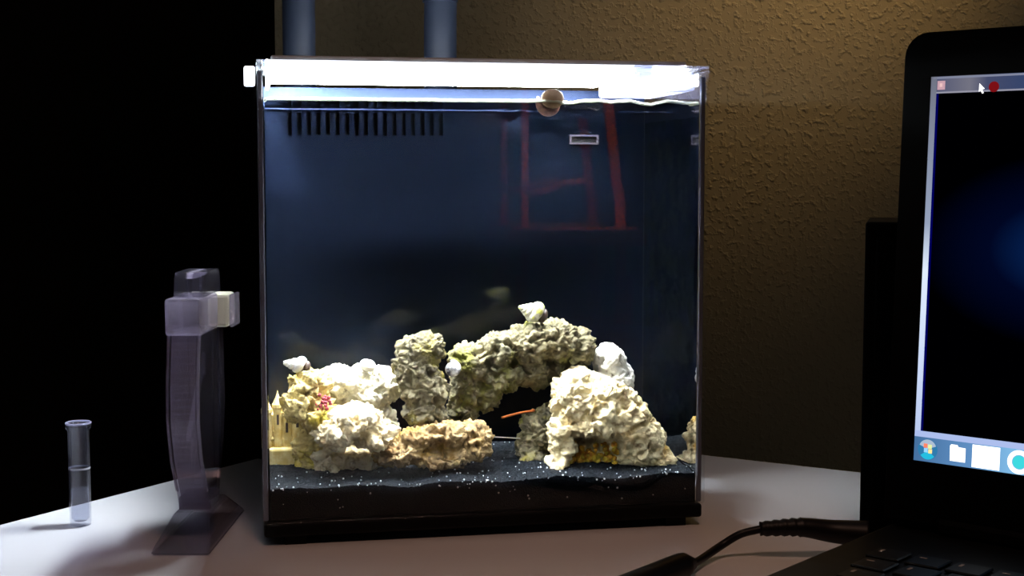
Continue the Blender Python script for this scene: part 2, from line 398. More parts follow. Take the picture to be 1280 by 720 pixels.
# ------------------------------------------------------------------ rocks
def rock(name, label, blobs, m, seed, amp=1.0, vox=.0007, rough=1.0):
    """blobs: (px, py, rx, ry in photo pixels, depth in tank, depth radius in metres); sculpted into one porous stone"""
    bm = bmesh.new(); base = Vector((0, 0, 0))
    for (px, py, rx, ry, d, rd) in blobs:
        c = tank_at(px, py, d); k = tank_scale(d)
        base += c
        mt = Matrix.Translation(c) @ Matrix.Diagonal((rx * k, rd, ry * k, 1))
        bmesh.ops.create_icosphere(bm, subdivisions=3, radius=1.0, matrix=mt)
    base /= len(blobs); base.z = min(v.co.z for v in bm.verts)
    bmesh.ops.translate(bm, verts=bm.verts[:], vec=-base)
    me = bpy.data.meshes.new(name); bm.to_mesh(me); bm.free()
    tmp = bpy.data.objects.new('tmp', me); C.objects.link(tmp)
    md = tmp.modifiers.new('r', 'REMESH'); md.mode = 'VOXEL'; md.voxel_size = vox
    sm = tmp.modifiers.new('s', 'SMOOTH'); sm.iterations = 9; sm.factor = .5
    dg = bpy.context.evaluated_depsgraph_get()
    me2 = bpy.data.meshes.new_from_object(tmp.evaluated_get(dg))
    bpy.data.objects.remove(tmp)
    so = Vector((seed * 13.7, seed * 7.3, seed * 3.1)); nf = noise.noise
    co = [None] * len(me2.vertices)
    for v in me2.vertices:
        p = v.co + so; n = v.normal
        vd = noise.voronoi(p * 78 + Vector((nf(p * 160), nf(p * 160 + Vector((3, 3, 3))), 0)) * .5)[0]
        vd2 = noise.voronoi(p * 260)[0]
        h = .0036 * amp * nf(p * 60) +   .0062 * amp * (min(.5, vd[1] - vd[0]) - .25) + .0026 * rough * (min(.5, vd2[1] - vd2[0]) - .2) + .0020 * rough * (.3 - abs(nf(p * 330))) + .0015 * rough * (.3 - abs(nf(p * 620))) + .0006 * rough * nf(p * 1200)
        pit = nf(p * 190 + Vector((0, 9, 2)))
        if pit > .25: h -= min(.0050, (pit - .25) * .026) * rough
        wv = Vector((nf(p * 120), nf(p * 120 + Vector((7, 7, 7))), nf(p * 120 - Vector((9, 3, 1))))) * .0016 * amp
        co[v.index] = v.co + n * h + wv
    for v in me2.vertices: v.co = co[v.index]
    for p in me2.polygons: p.use_smooth = True
    me2.materials.clear(); me2.name = name
    o = link(name, me2, m); o.location = T(*base); o.rotation_euler = (0, 0, TA)
    return tag(o, label, 'rock', 'live rocks piled in the tank')
CREAM = (.86, .80, .60); WHITE = (.92, .90, .80)
M['rockA'] = rock_mat('rock_yellow_cream', (.72, .60, .27), (.50, .35, .10), (.60, .48, .07), .42, (1, 0, 0), (.16, .10, .03))
M['rockB'] = rock_mat('rock_white', (.92, .89, .76), (.78, .70, .46), (.52, .50, .22), .34, (2, 4, 0), (.24, .20, .12))
M['rockC'] = rock_mat('rock_white_tan', (.92, .84, .62), (.70, .54, .28), (.40, .24, .08), .32, (5, 1, 2), (.28, .18, .08))
M['rockD'] = rock_mat('rock_grey_green', (.205, .175, .092), (.085, .072, .042), (.17, .145, .02), .42, (0, 7, 1), (.045, .032, .022))
M['rockE'] = rock_mat('rock_brown_ochre', (.46, .33, .16), (.24, .13, .04), (.34, .20, .03), .40, (4, 2, 8), (.06, .035, .015))
M['rockF'] = rock_mat('rock_green_cream', (.235, .20, .108), (.09, .082, .04), (.15, .145, .02), .40, (8, 3, 3), (.045, .032, .02))
M['rockG'] = rock_mat('rock_cream_orange', (.90, .80, .52), (.62, .48, .24), (.55, .33, .06), .33, (3, 9, 5), (.30, .20, .10))
M['rockH'] = rock_mat('rock_bright_white', (.95, .94, .88), (.88, .86, .76), (.72, .72, .5), .12, (6, 6, 1))

rock('live_rock', 'knobbly yellow cream rock at the far left of the pile beside the castle',
     [(386, 480, 27, 20, .052, .018), (376, 505, 25, 22, .050, .018), (397, 520, 24, 26, .048, .018), (392, 552, 20, 26, .062, .016), (378, 562, 12, 20, .064, .014), (398, 572, 22, 18, .062, .016)], M['rockA'], 1)
rock('live_rock', 'bright white flat-topped rock at the back of the left pile',
     [(452, 488, 46, 28, .080, .018), (425, 480, 30, 20, .078, .018), (482, 482, 24, 24, .080, .016), (450, 530, 48, 40, .080, .018), (470, 560, 40, 26, .080, .016)], M['rockB'], 2, .7, .0007, .7)
rock('live_rock', 'white and tan rock with an overhanging edge at the front of the left pile',
     [(440, 528, 40, 22, .038, .018), (415, 540, 27, 22, .036, .016), (470, 545, 26, 20, .038, .016), (410, 574, 22, 20, .056, .016), (450, 574, 38, 18, .062, .014)], M['rockC'], 3, .9, .0007, .75)
rock('live_rock', 'upright grey green column of rock left of the arch',
     [(527, 436, 28, 20, .048, .016), (522, 458, 28, 22, .048, .016), (530, 485, 31, 26, .047, .017), (530, 512, 27, 18, .046, .016), (511, 480, 16, 20, .050, .012)], M['rockD'], 4)
rock('live_rock', 'low brown ochre rock lying in front below the upright column',
     [(545, 545, 38, 20, .034, .017), (508, 565, 30, 18, .034, .016), (590, 552, 22, 26, .038, .016), (552, 570, 48, 17, .034, .018), (520, 550, 24, 18, .036, .015), (485, 562, 16, 20, .042, .014)], M['rockE'], 5)
rock('live_rock', 'greenish cream rock bridging the cave, with a snail on top',
     [(588, 453, 25, 25, .066, .018), (622, 439, 28, 25, .066, .019), (658, 432, 32, 27, .066, .02), (694, 425, 32, 27, .066, .02), (720, 438, 22, 27, .068, .017), (584, 482, 22, 32, .068, .016), (579, 512, 18, 22, .070, .015), (625, 466, 34, 22, .068, .018), (665, 464, 28, 20, .070, .018), (605, 490, 22, 20, .070, .016), (700, 462, 22, 16, .072, .016)], M['rockF'], 6, .85)
rock('live_rock', 'big cream cone of rock with an orange stained hollow at the right',
     [(745, 505, 46, 36, .042, .020), (712, 500, 26, 32, .042, .018), (718, 478, 18, 18, .046, .016), (772, 522, 42, 38, .044, .022), (800, 556, 36, 36, .042, .020), (826, 582, 22, 18, .038, .016), (742, 533, 36, 16, .036, .016), (738, 560, 50, 38, .055, .016), (770, 580, 50, 22, .054, .016), (700, 555, 16, 34, .038, .012), (697, 582, 15, 16, .034, .012), (788, 545, 22, 20, .034, .014)], M['rockG'], 7, .85, .0007, .7)
rock('live_rock', 'shaded olive rock tucked against the left foot of the cream cone',
     [(672, 545, 18, 34, .062, .015), (664, 568, 17, 18, .060, .015), (684, 530, 16, 26, .064, .014)], M['rockD'], 8)
rock('live_rock', 'smooth bright white peaked stone on top of the cream cone',
     [(763, 451, 21, 24, .064, .015), (770, 474, 24, 26, .064, .016), (750, 484, 24, 20, .062, .015)], M['rockH'], 9, .45, .0008, .45)

# ------------------------------------------------------------------ small patches and creatures
def shell_mesh(turns, grow, R, rr, drop, seg=14, per=22, ribs=0.0):
    """turban shell wound about -z: apex at the origin"""
    bm = bmesh.new(); rings = []; n = int(turns * per)
    for i in range(n + 1):
        th = 2 * PI * i / per; g = math.exp(grow * (th - 2 * PI * turns))
        cx, cy, cz = R * g * math.cos(th), R * g * math.sin(th), -drop * g
        ring = []
        for k_ in range(seg):
            a = 2 * PI * k_ / seg
            r = rr * g * (1 + ribs * math.sin(th * 7) * .5)
            ring.append(bm.verts.new((cx + r * math.cos(a) * math.cos(th), cy + r * math.cos(a) * math.sin(th), cz + r * math.sin(a) * 1.05)))
        rings.append(ring)
    for a, b in zip(rings, rings[1:]):
        for k_ in range(seg): bm.faces.new((a[k_], a[(k_ + 1) % seg], b[(k_ + 1) % seg], b[k_]))
    bm.faces.new(rings[0][::-1]); bm.faces.new(rings[-1])
    return bm
def banded(name, a, b_, scale, patch=None, rough=.45):
    m, nt, b, o_ = mat(name)
    c = ramp(nt, noise_node(nt, scale, 4, .6), [(.40, a), (.60, b_)])
    if patch:
        f = ramp(nt, noise_node(nt, scale * .6, 2, .5, (3, 1, 2)), [(.54, (0, 0, 0)), (.60, (1, 1, 1))]); c = mixcol(nt, f, c, patch)
    nt.links.new(c, b.inputs['Base Color']); setin(b, Roughness=rough); return m
M['snail_shell'] = banded('astraea_shell', (.70, .68, .55), (.34, .32, .24), 330, (.50, .50, .10))
M['snail_white'] = banded('pale_shell', (.85, .84, .80), (.68, .66, .62), 220)
M['snail_brown'] = banded('brown_shell', (.22, .10, .07), (.10, .04, .04), 260)
M['flesh'] = banded('snail_flesh', (.36, .24, .15), (.28, .18, .11), 200)
M['dark_flesh'] = pl('dark_flesh', (.05, .03, .025), .5)
M['coralline'] = banded('red_coralline', (.42, .05, .06), (.25, .03, .05), 400, None, .8)
def place_local(o, p, rot): o.location = T(*p); o.rotation_euler = (Euler_(rot) if False else rot)
from mathutils import Euler
def snail(label, p, size, rot, shell_m, turns=3.6, tall=1.9, foot_m='dark_flesh', foot=True):
    t = thing('snail', label, 'snail', T(*p), 0); t.rotation_euler = rot
    bm = shell_mesh(turns + 1.2, .062, size * .46, size * .50, size * tall)
    bmesh.ops.translate(bm, verts=bm.verts[:], vec=(0, 0, size * (tall + .40)))
    obj('shell', bm, shell_m, t, True)
    if foot:
        fb = bmesh.new(); bmesh.ops.create_icosphere(fb, subdivisions=3, radius=1, matrix=Matrix.Translation((0, 0, size * .15)) @ Matrix.Diagonal((size * .5, size * .42, size * .3, 1)))
        obj('foot', fb, M[foot_m], t, True)
    return t
R_ = math.radians
# cone snail shell on the bridge rock, leaning left
p = tank_at(681, 396, .058); snail('pointed ribbed grey green snail shell on top of the bridge rock', p, .0090, (R_(8), R_(-68), TA), M['snail_shell'], 4.2, 1.75)
p = tank_at(386, 459, .048); snail('white smooth snail shell resting on the yellow rock by the left glass', p, .0068, (R_(0), R_(-78), TA), M['snail_white'], 3.2, 2.1)
p = tank_at(457, 462, .072); snail('small pale round snail shell half sunk on the white rock top', p, .0062, (R_(20), R_(15), TA), M['snail_white'], 3.0, .6)
p = tank_at(566, 462, .047); snail('small white snail shell with dark stripes between column and bridge rock', p, .0060, (R_(70), R_(-40), TA), banded('striped_shell', (.85, .86, .9), (.02, .02, .04), 260), 3.0, .9)
# snail climbing the front glass at the waterline: foot against the pane, shell behind and below
p = tank_at(690, 127, G + .0012)
t = thing('snail', 'brown snail clinging to the front glass at the waterline', 'snail', T(*p), TA)
fb = bmesh.new(); bmesh.ops.create_icosphere(fb, subdivisions=3, radius=1, matrix=Matrix.Translation((.0004, .0006, .0016)) @ Matrix.Diagonal((.0066, .0014, .0055, 1)))
obj('foot', fb, M['flesh'], t, True)
bm = shell_mesh(3.6, .075, .0034, .0048, .0050); bmesh.ops.rotate(bm, cent=(0, 0, 0), matrix=Matrix.Rotation(R_(-90), 3, 'X') , verts=bm.verts[:])
bmesh.ops.translate(bm, verts=bm.verts[:], vec=(-.0002, .0105, -.0012))
bmesh.ops.scale(bm, verts=bm.verts[:], vec=(1.02, 1, 1.0))
obj('shell', bm, M['snail_brown'], t, True)
# red coralline tuft on the yellow rock
p = tank_at(404, 504, .0305); bm = bmesh.new()
for i in range(26):
    q = Vector((random.gauss(0, .0022), random.uniform(-.001, .002), random.gauss(0, .0019)))
    bmesh.ops.create_icosphere(bm, subdivisions=1, radius=random.uniform(.0007, .0014), matrix=Matrix.Translation(q))
o = obj('red_algae_tuft', bm, M['coralline']); o.location = T(*p); o.rotation_euler = (0, 0, TA); tag(o, 'small dark red algae tuft on the yellow cream rock', 'algae')
# orange sponge crust low on the cream cone
p = tank_at(737, 572, .0345); bm = bmesh.new(); M['sponge'] = banded('orange_sponge', (.70, .40, .03), (.45, .18, .01), 300, (.72, .55, .06), .8)
for i in range(120):
    u = random.uniform(-1, 1)
    q = Vector((u * .017, .0045 - .005 * abs(u) ** 3 + random.uniform(-.001, .002), random.gauss(.0, .0036)))
    bmesh.ops.create_icosphere(bm, subdivisions=1, radius=random.uniform(.0012, .0026), matrix=Matrix.Translation(q))
o = obj('orange_sponge', bm, M['sponge']); o.location = T(*p); o.rotation_euler = (0, 0, TA); tag(o, 'orange yellow sponge crust in the hollow of the cream cone rock', 'sponge')
# thin rods in the cave
M['orange'] = pl('orange_stem', (.75, .20, .05), .5); M['palestem'] = pl('pale_stem', (.5, .48, .45), .5)
a = tank_at(627, 522, .058); b_ = tank_at(668, 513, .062)
o = obj('orange_rod', tube(bmesh.new(), spline([a - a, (b_ - a) * .5 + Vector((0, 0, .0004)), b_ - a], 6), [.00075] * 13, 8), M['orange'], None, True); o.location = T(*a); o.rotation_euler = (0, 0, TA); tag(o, 'thin orange rod leaning in the dark cave mouth', 'rod')
a = tank_at(612, 546, .05); b_ = tank_at(650, 548, .056)
o = obj('pale_rod', tube(bmesh.new(), spline([a - a, (b_ - a) * .5, b_ - a], 6), [.00035] * 13, 8), M['palestem'], None, True); o.location = T(*a); o.rotation_euler = (0, 0, TA); tag(o, 'very thin pale rod low in the dark cave mouth', 'rod')

# ------------------------------------------------------------------ castle ornament at the left back
M['castle'] = banded('castle_stone', (.92, .78, .38), (.74, .55, .18), 160, None, .7)
CDp = .078
cb = tank_at(345, 572, CDp); kk = tank_scale(CDp)
cs = thing('castle_ornament', 'golden castle ornament with pointed towers by the left glass', 'ornament', T(cb.x, CDp, SZ - .001), TA)
def cx(px): return tank_at(px, 530, CDp).x - cb.x
def cz(py): return tank_at(345, py, CDp).z - SZ + .001
xl = max(cx(318), .0052 - cb.x)
obj('base', bx(xl, cx(396), -.012, .016, 0, cz(556), bev=.0015), M['castle'], cs)
obj('wall', bx(xl + .001, cx(392), -.006, .010, cz(556) - .0005, cz(517), bev=.0006), M['castle'], cs)
for i in range(9):
    x = xl + .0018 + i * .0037
    bm = bmesh.new(); bmesh.ops.create_uvsphere(bm, u_segments=10, v_segments=6, radius=.00165, matrix=Matrix.Translation((x, -.0068, cz(546))))
    obj('stud', bm, M['castle'], cs, True)
    bm = bmesh.new(); bmesh.ops.create_uvsphere(bm, u_segments=10, v_segments=6, radius=.0013, matrix=Matrix.Translation((x + .0018, -.0066, cz(537))))
    obj('stud', bm, M['castle'], cs, True)
for px, top, w_ in ((333, 492, 6.2), (347, 486, 5.6), (358, 496, 6), (371, 490, 6.5), (385, 484, 6.5)):
    r = w_ * kk; x = cx(px); zt_ = cz(top); zb_ = cz(556) - .0005
    zm = zt_ - 17 * kk
    tw = obj('tower', lathe(bmesh.new(), [(r, zb_), (r, zm - .003), (r * 1.25, zm - .002), (r * 1.25, zm), (r * .95, zm + .0004)], 14, x, -.006), M['castle'], cs)
    obj('spire', lathe(bmesh.new(), [(r * 1.1, zm), (r * .75, zm + 5 * kk), (r * .42, zm + 9 * kk), (r * .2, zm + 13 * kk), (.0001, zt_)], 12, x, -.006), M['castle'], tw)
    obj('window_slit', bx(x - r * .25, x + r * .25, -.006 - r - .0004, -.006 - r + .0006, zm - .012, zm - .006), M['dark_flesh'], tw)

# ------------------------------------------------------------------ test vial
M['clear'], nt, b, o_ = mat('clear_glass'); setin(b, Base_Color=(.93, .92, .97, 1), Roughness=.02, IOR=1.45); b.inputs['Transmission Weight'].default_value = 1.0
M['vial'] = thin_glass('vial_glass', (.88, .89, .93), 1.5, haze=.022, hazecol=(.8, .82, .95))
vb = at_z(101, 657)
vr = 13.2 * vb.y / F * 1.015; vh = CAMH - (531 - 218) / F * vb.y * 1.0
v = thing('test_vial', 'small clear glass test vial standing on the lit left of the table', 'vial', vb)
prof = [(vr * .8, .0003), (vr * .97, .0008), (vr, .003), (vr, vh - .004), (vr * 1.18, vh - .003), (vr * 1.2, vh - .001), (vr * 1.1, vh), (vr * .86, vh - .0006), (vr * .84, vh - .004), (vr * .84, .005), (vr * .6, .003), (vr * .05, .0028)]
bm = lathe(bmesh.new(), prof, 32, cap=False); bmesh.ops.holes_fill(bm, edges=bm.edges[:], sides=64)
obj('glass_tube', bm, M['vial'], v, True)
bm = bmesh.new()
for z in (vh * .62, vh * .615):
    pass
M['mark'] = pl('white_print', (.3, .3, .34), .5)
ring = lathe(bmesh.new(), [(vr * 1.004, vh * .555), (vr * 1.012, vh * .56), (vr * 1.012, vh * .568), (vr * 1.004, vh * .573)], 32, cap=False)
obj('fill_line', ring, M['mark'], v)
obj('rim', tube(bmesh.new(), [Vector((vr * 1.12 * math.cos(2 * PI * i / 32), vr * 1.12 * math.sin(2 * PI * i / 32), vh)) for i in range(33)], .0006, 8), thin_glass('vial_rim_glass', (.7, .68, .8), 1.5, haze=.3, hazecol=(.7, .68, .85)), v, True)
obj('water_residue', lathe(bmesh.new(), [(vr * .6, .0034), (vr * .82, .006), (vr * .82, vh * .36), (vr * .1, vh * .34)], 32), thin_glass('vial_water', (.93, .94, .97), 1.33, haze=.03, hazecol=(.8, .85, 1)), v, True)

# ------------------------------------------------------------------ hydrometer
M['acrylic'] = thin_glass('clear_acrylic', (.80, .79, .84), 1.49, haze=.012, hazecol=(.66, .60, .74))
M['acrylic_edge'] = thin_glass('frosted_acrylic_edge', (.76, .74, .80), 1.49, rough=.08, haze=.20, hazecol=(.62, .56, .68))
M['cream'] = pl('cream_plastic', (.62, .60, .46), .4)
hb = at_z(236, 676)
hy = thing('hydrometer', 'clear plastic hydrometer on a flat foot standing left of the tank', 'hydrometer', (-.1765, .78, 0))
X0, X1 = -.0090, .0082
def sect(z):
    """half depths (near, far) of the barrel at height z"""
    pts = [(.016, -.012, .012), (.022, -.0135, .013), (.028, -.017, .016), (.036, -.022, .021), (.05, -.030, .028), (.07, -.0355, .033), (.09, -.035, .033), (.11, -.031, .031), (.124, -.027, .030)]
    for a, b in zip(pts, pts[1:]):
        if z <= b[0]:
            t = (z - a[0]) / (b[0] - a[0]); t = max(0, t); t = t * t * (3 - 2 * t) * .4 + t * .6
            return a[1] + (b[1] - a[1]) * t, a[2] + (b[2] - a[2]) * t
    return pts[-1][1:]
zz = [.0175 + i * (.1163 - .0175) / 26 for i in range(27)]
near = [(sect(z)[0], z) for z in zz]; far = [(sect(z)[1], z) for z in zz]
# side plates (two faces), then the curved edge band between them
out = near + far[::-1]
obj('side_plate', prism(bmesh.new(), out, 'x', X0, X0 + .0018), M['acrylic'], hy)
obj('side_plate', prism(bmesh.new(), out, 'x', X1 - .0018, X1), M['acrylic'], hy)
def band(side):
    bm = bmesh.new(); inn = [(y + (.0022 if side == 0 else -.0022), z) for y, z in (near if side == 0 else far)]
    ol = (near if side == 0 else far)
    for i in range(len(ol) - 1):
        prism(bm, [ol[i], ol[i + 1], inn[i + 1], inn[i]], 'x', X0 + .0019, X1 - .0019)
    bmesh.ops.remove_doubles(bm, verts=bm.verts[:], dist=1e-6)
    return bm
obj('edge_band', band(0), M['acrylic_edge'], hy); obj('edge_band', band(1), M['acrylic'], hy)
for sgn in (X0 - .0002, X1 - .0010):   # ribs where plate and band meet
    obj('rib', tube(bmesh.new(), [Vector((sgn + .0006, y - .0003, z)) for y, z in near[3:]], .0009, 6), M['acrylic_edge'], hy, True)
# foot: sloping skirt over a flat plate
bm = bmesh.new()
A = [(-.0165, -.046, 0), (.0150, -.046, 0), (.0150, .052, 0), (-.0165, .052, 0)]; B = [(X0 - .001, -.020, .017), (X1 + .001, -.020, .017), (X1 + .001, .026, .017), (X0 - .001, .026, .017)]
va = [bm.verts.new(p) for p in A]; vb_ = [bm.verts.new((p[0], p[1], .0022)) for p in A]; vc = [bm.verts.new(p) for p in B]
bm.faces.new(va[::-1]); bm.faces.new(vc)
for r1, r2 in ((va, vb_), (vb_, vc)):
    for i in range(4): bm.faces.new((r1[i], r1[(i + 1) % 4], r2[(i + 1) % 4], r2[i]))
bmesh.ops.bevel(bm, geom=bm.edges[:], offset=.0009, segments=2, affect='EDGES')
obj('foot', bm, M['acrylic'], hy)
obj('neck', bx(X0 - .0004, X1 + .0004, -.0125, .011, .0165, .024, bev=.0012), M['acrylic_edge'], hy)
# head block, spout cover and handle
obj('head_block', bx(X0 - .0012, X1 + .0012, -.032, .012, .1165, .1365, bev=.0015), M['acrylic_edge'], hy)
hd = bmesh.new(); prism(hd, [(-.024, .1368), (-.0225, .147), (-.019, .150), (.014, .150), (.018, .147), (.020, .1368)], 'x', X0 + .0022, X0 + .0082)
obj('handle', hd, M['acrylic'], hy)
hd = bmesh.new(); prism(hd, [(-.024, .1368), (-.0225, .147), (-.019, .150), (.014, .150), (.018, .147), (.020, .1368)], 'x', X1 - .0052, X1 + .0012)
obj('handle', hd, M['acrylic'], hy)
obj('handle_bridge', bx(X0 + .0084, X1 - .0054, -.019, .016, .1465, .1495), M['acrylic_edge'], hy)
pg = obj('spout_cap', bx(-.002, X1 + .0072, .0125, .032, .1165, .1355, bev=.002), M['cream'], hy); pg['label'] = 'cream plastic spout cap'
obj('cap_sleeve', bx(X1 + .0074, X1 + .0096, .0128, .033, .1165, .1352, bev=.0008), M['acrylic_edge'], hy)
# swing needle inside
nd = bmesh.new(); prism(nd, [(-.026, .060), (.012, .098), (.016, .102), (.018, .099), (.014, .093), (-.024, .0575)], 'x', -.0012, .0008)
obj('swing_arm', nd, M['acrylic_edge'], hy)
obj('pivot', lathe(bmesh.new(), [(.002, -.003), (.002, .003)], 12), M['acrylic_edge'], hy).matrix_local = Matrix.Translation((0, .006, .092)) @ Matrix.Rotation(R_(90), 4, 'Y')

# ------------------------------------------------------------------ black box behind the laptop
bc = at_z(1074, 668)
M['matte_black'] = pl('matte_black', (.0012, .0012, .0012), .7, spec=.03)
spk = thing('speaker', 'plain tall black box standing on the table behind the laptop', 'speaker', (bc.x, bc.y, 0), R_(-15.5))
zt_ = CAMH - (277 - 218) / F * bc.y
obj('cabinet', bx(0, .10, 0, .085, 0, zt_, bev=.0015), M['matte_black'], spk)
obj('grille', bx(.006, .094, -.0025, -.0002, .008, zt_ - .008, bev=.001), M['matte_black'], spk)

# ------------------------------------------------------------------ laptop
LB = R_(41); lean = R_(3.0)
Psc = at_z(1145, 574, .0594)      # lower left corner of the lit screen
e1 = Vector((math.cos(LB), -math.sin(LB), 0)); nv = Vector((-math.sin(LB), -math.cos(LB), 0))
hinge = Vector((Psc.x, Psc.y, 0)) - e1 * .0155 + nv * .006
lap = thing('laptop', 'black laptop open at the right with a glowing dark blue screen', 'laptop', (hinge.x, hinge.y, 0), -LB)
# local frame: +x to the laptop's right, -y towards its user
LW, LD, LT = .378, .25, .024
bm = bmesh.new(); box(bm, 0, LW, -LD, .012, .003, LT, bev=.004); obj('base', bm, M['black_plastic'], lap)
for fx in (.02, LW - .035):
    for fy in (-LD + .02, -.01): obj('rubber_foot', bx(fx, fx + .014, fy, fy + .008, 0, .003), M['matte_black'], lap)
M['key'] = pl('black_key', (.003, .003, .003), .4, spec=.2); M['legend'] = pl('key_legend', (.22, .17, .13), .5)
km = None; rows = [(-.045, 17, .0195), (-.065, 15, .0205), (-.085, 15, .0205), (-.105, 14, .0205), (-.125, 13, .021)]
for ri, (ky, n, st) in enumerate(rows):
    for i in range(n):
        kx = .022 + ri * .003 + i * st
        if kx + .018 > LW - .01: continue
        if km is None:
            ko = obj('key', bx(0, .0165, 0, .0165, 0, .0016, bev=.0006, seg=1), M['key'], lap); km = ko.data
        else: ko = link('key', km, None, lap)
        ko.location = (kx, ky - .0165, LT + .0002)
        lg = bx(.003, .0065, .0105, .0117, .00162, .00175) if (i + ri) % 2 else bx(.003, .0045, .0085, .0125, .00162, .00175)
        obj('legend', lg, M['legend'], ko)
obj('touchpad', bx(.14, .23, -.225, -.165, LT - .0005, LT + .0004, bev=.0002, seg=1), M['matte_black'], lap)
obj('hinge_bar', bx(.03, LW - .03, -.001, .010, LT, LT + .008, bev=.002), M['black_plastic'], lap)
# lid: built flat in its own plane (x, thickness y, z up) and leaned back
lid = bpy.data.objects.new('lid', None); C.objects.link(lid); lid.parent = lap; lid.empty_display_size = .02
lid.location = (0, .004, LT + .002); lid.rotation_euler = (-lean, 0, 0)
def lidz(h): return h
sx0 = .0155; sz0 = .0594 - LT - .002; SWd, SHt = .344, .1925
LH = sz0 + SHt + .0225
def rrect(x0, x1, z0, z1, r0, r1, n=6):
    o = []
    for (cx_, cz_, a0, r) in ((x1 - r0, z0 + r0, -90, r0), (x1 - r1, z1 - r1, 0, r1), (x0 + r1, z1 - r1, 90, r1), (x0 + r0, z0 + r0, 180, r0)):
        for i in range(n + 1):
            a = R_(a0 + 90 * i / n); o.append((cx_ + r * math.cos(a), cz_ + r * math.sin(a)))
    return o
bm = prism(bmesh.new(), rrect(0.0005, LW - .0005, .002, LH, .003, .012), 'y', -.0015, .007)
lb_ = obj('lid_shell', bm, M['black_plastic'], lid)
# bezel: four bars proud of the shell round the display
bz = bmesh.new(); Yb = -.0030
obj('bezel', prism(bz, rrect(.0015, LW - .0015, sz0 + SHt, LH - .001, .0005, .011), 'y', Yb, -.0016), M['matte_black'], lid)
obj('bezel', bx(.0015, LW - .0015, Yb, -.0016, .003, sz0), M['matte_black'], lid)
obj('bezel', bx(.0015, sx0, Yb, -.0016, sz0 + .0001, sz0 + SHt - .0001), M['matte_black'], lid)
obj('bezel', bx(sx0 + SWd, LW - .0015, Yb, -.0016, sz0 + .0001, sz0 + SHt - .0001), M['matte_black'], lid)
# display: dark picture with a soft blue glow, window frame and task bar
m, nt, b, o_ = mat('screen_picture'); nt.nodes.remove(b)
tc = nt.nodes.new('ShaderNodeTexCoord'); sp = nt.nodes.new('ShaderNodeMapping'); sp.inputs['Location'].default_value = (-(.095), 0, -(sz0 + .108)); sp.inputs['Scale'].default_value = (1, 1, 1)
nt.links.new(tc.outputs['Object'], sp.inputs[0])
sp2 = nt.nodes.new('ShaderNodeMapping'); sp2.inputs['Scale'].default_value = (12, 0, 21); nt.links.new(sp.outputs[0], sp2.inputs[0])
gr = nt.nodes.new('ShaderNodeTexGradient'); gr.gradient_type = 'SPHERICAL'; nt.links.new(sp2.outputs[0], gr.inputs[0])
cc = ramp(nt, gr.outputs['Fac'], [(0, (0, 0, .0003)), (.45, (.0003, .002, .016)), (1, (.003, .025, .13))])
em = nt.nodes.new('ShaderNodeEmission'); nt.links.new(cc, em.inputs[0]); nt.links.new(em.outputs[0], o_.inputs[0]); em.inputs[1].default_value = 1
M['screen'] = m
scr = obj('screen', bx(sx0, sx0 + SWd, -.0024, -.0017, sz0, sz0 + SHt), M['screen'], lid)
def strip(name, x0, x1, z0, z1, m, lvl=0, label=None):
    y = -.00245 - .00006 * lvl
    o = obj(name, bx(sx0 + x0, sx0 + x1, y - .00005, y, sz0 + z0, sz0 + z1), m, scr)
    if label: o['label'] = label
    return o
def grad(name, stops, axis=0, scale=1.0, off=0.0):
    m, nt, b, o_ = mat(name); nt.nodes.remove(b)
    tc = nt.nodes.new('ShaderNodeTexCoord'); sx = nt.nodes.new('ShaderNodeSeparateXYZ'); nt.links.new(tc.outputs['Object'], sx.inputs[0])
    mr = nt.nodes.new('ShaderNodeMapRange'); mr.inputs['From Min'].default_value = off; mr.inputs['From Max'].default_value = off + scale
    nt.links.new(sx.outputs[axis], mr.inputs['Value'])
    c = ramp(nt, mr.outputs[0], stops); e = nt.nodes.new('ShaderNodeEmission'); nt.links.new(c, e.inputs[0]); nt.links.new(e.outputs[0], o_.inputs[0]); return m
TB = .0122; BT = .0030            # task bar and window border
M['title'] = grad('title_bar_glow', [(0, (.07, .08, .16)), (.25, (.17, .17, .22)), (.36, (.06, .07, .14)), (.55, (.04, .06, .14)), (1, (.012, .06, .18))], 0, .08, sx0)
M['border'] = grad('window_border_glow', [(0, (.45, .55, .85)), (.5, (.75, .85, 1.0)), (.62, (.30, .36, .50)), (1, (.16, .17, .22))], 2, SHt, sz0)
M['bborder'] = emis('lower_border_glow', (.42, .52, .85), 1.0)
M['taskbar'] = grad('task_bar_glow', [(0, (.06, .16, .34)), (.3, (.12, .28, .55)), (.5, (.22, .50, .80)), (1, (.16, .36, .70))], 0, .10, sx0)
strip('title_bar', 0, SWd, SHt - .0080, SHt, M['title'])
strip('title_edge', .001, SWd, SHt - .0012, SHt - .0002, emis('edge_glow', (.22, .24, .34), 1), 1)
strip('title_edge', BT, SWd, SHt - .0084, SHt - .0076, emis('edge_glow2', (.30, .30, .38), 1), 1)
strip('window_border', 0, BT, TB, SHt, M['border'], 1)
strip('border_line', BT, BT + .0012, TB + BT, SHt - .0085, emis('blue_line', (.0, .0, .10), 1), 1)
strip('window_border', 0, SWd, TB, TB + BT, M['bborder'], 2)
strip('task_bar', 0, SWd, 0, TB, M['taskbar'], 1)
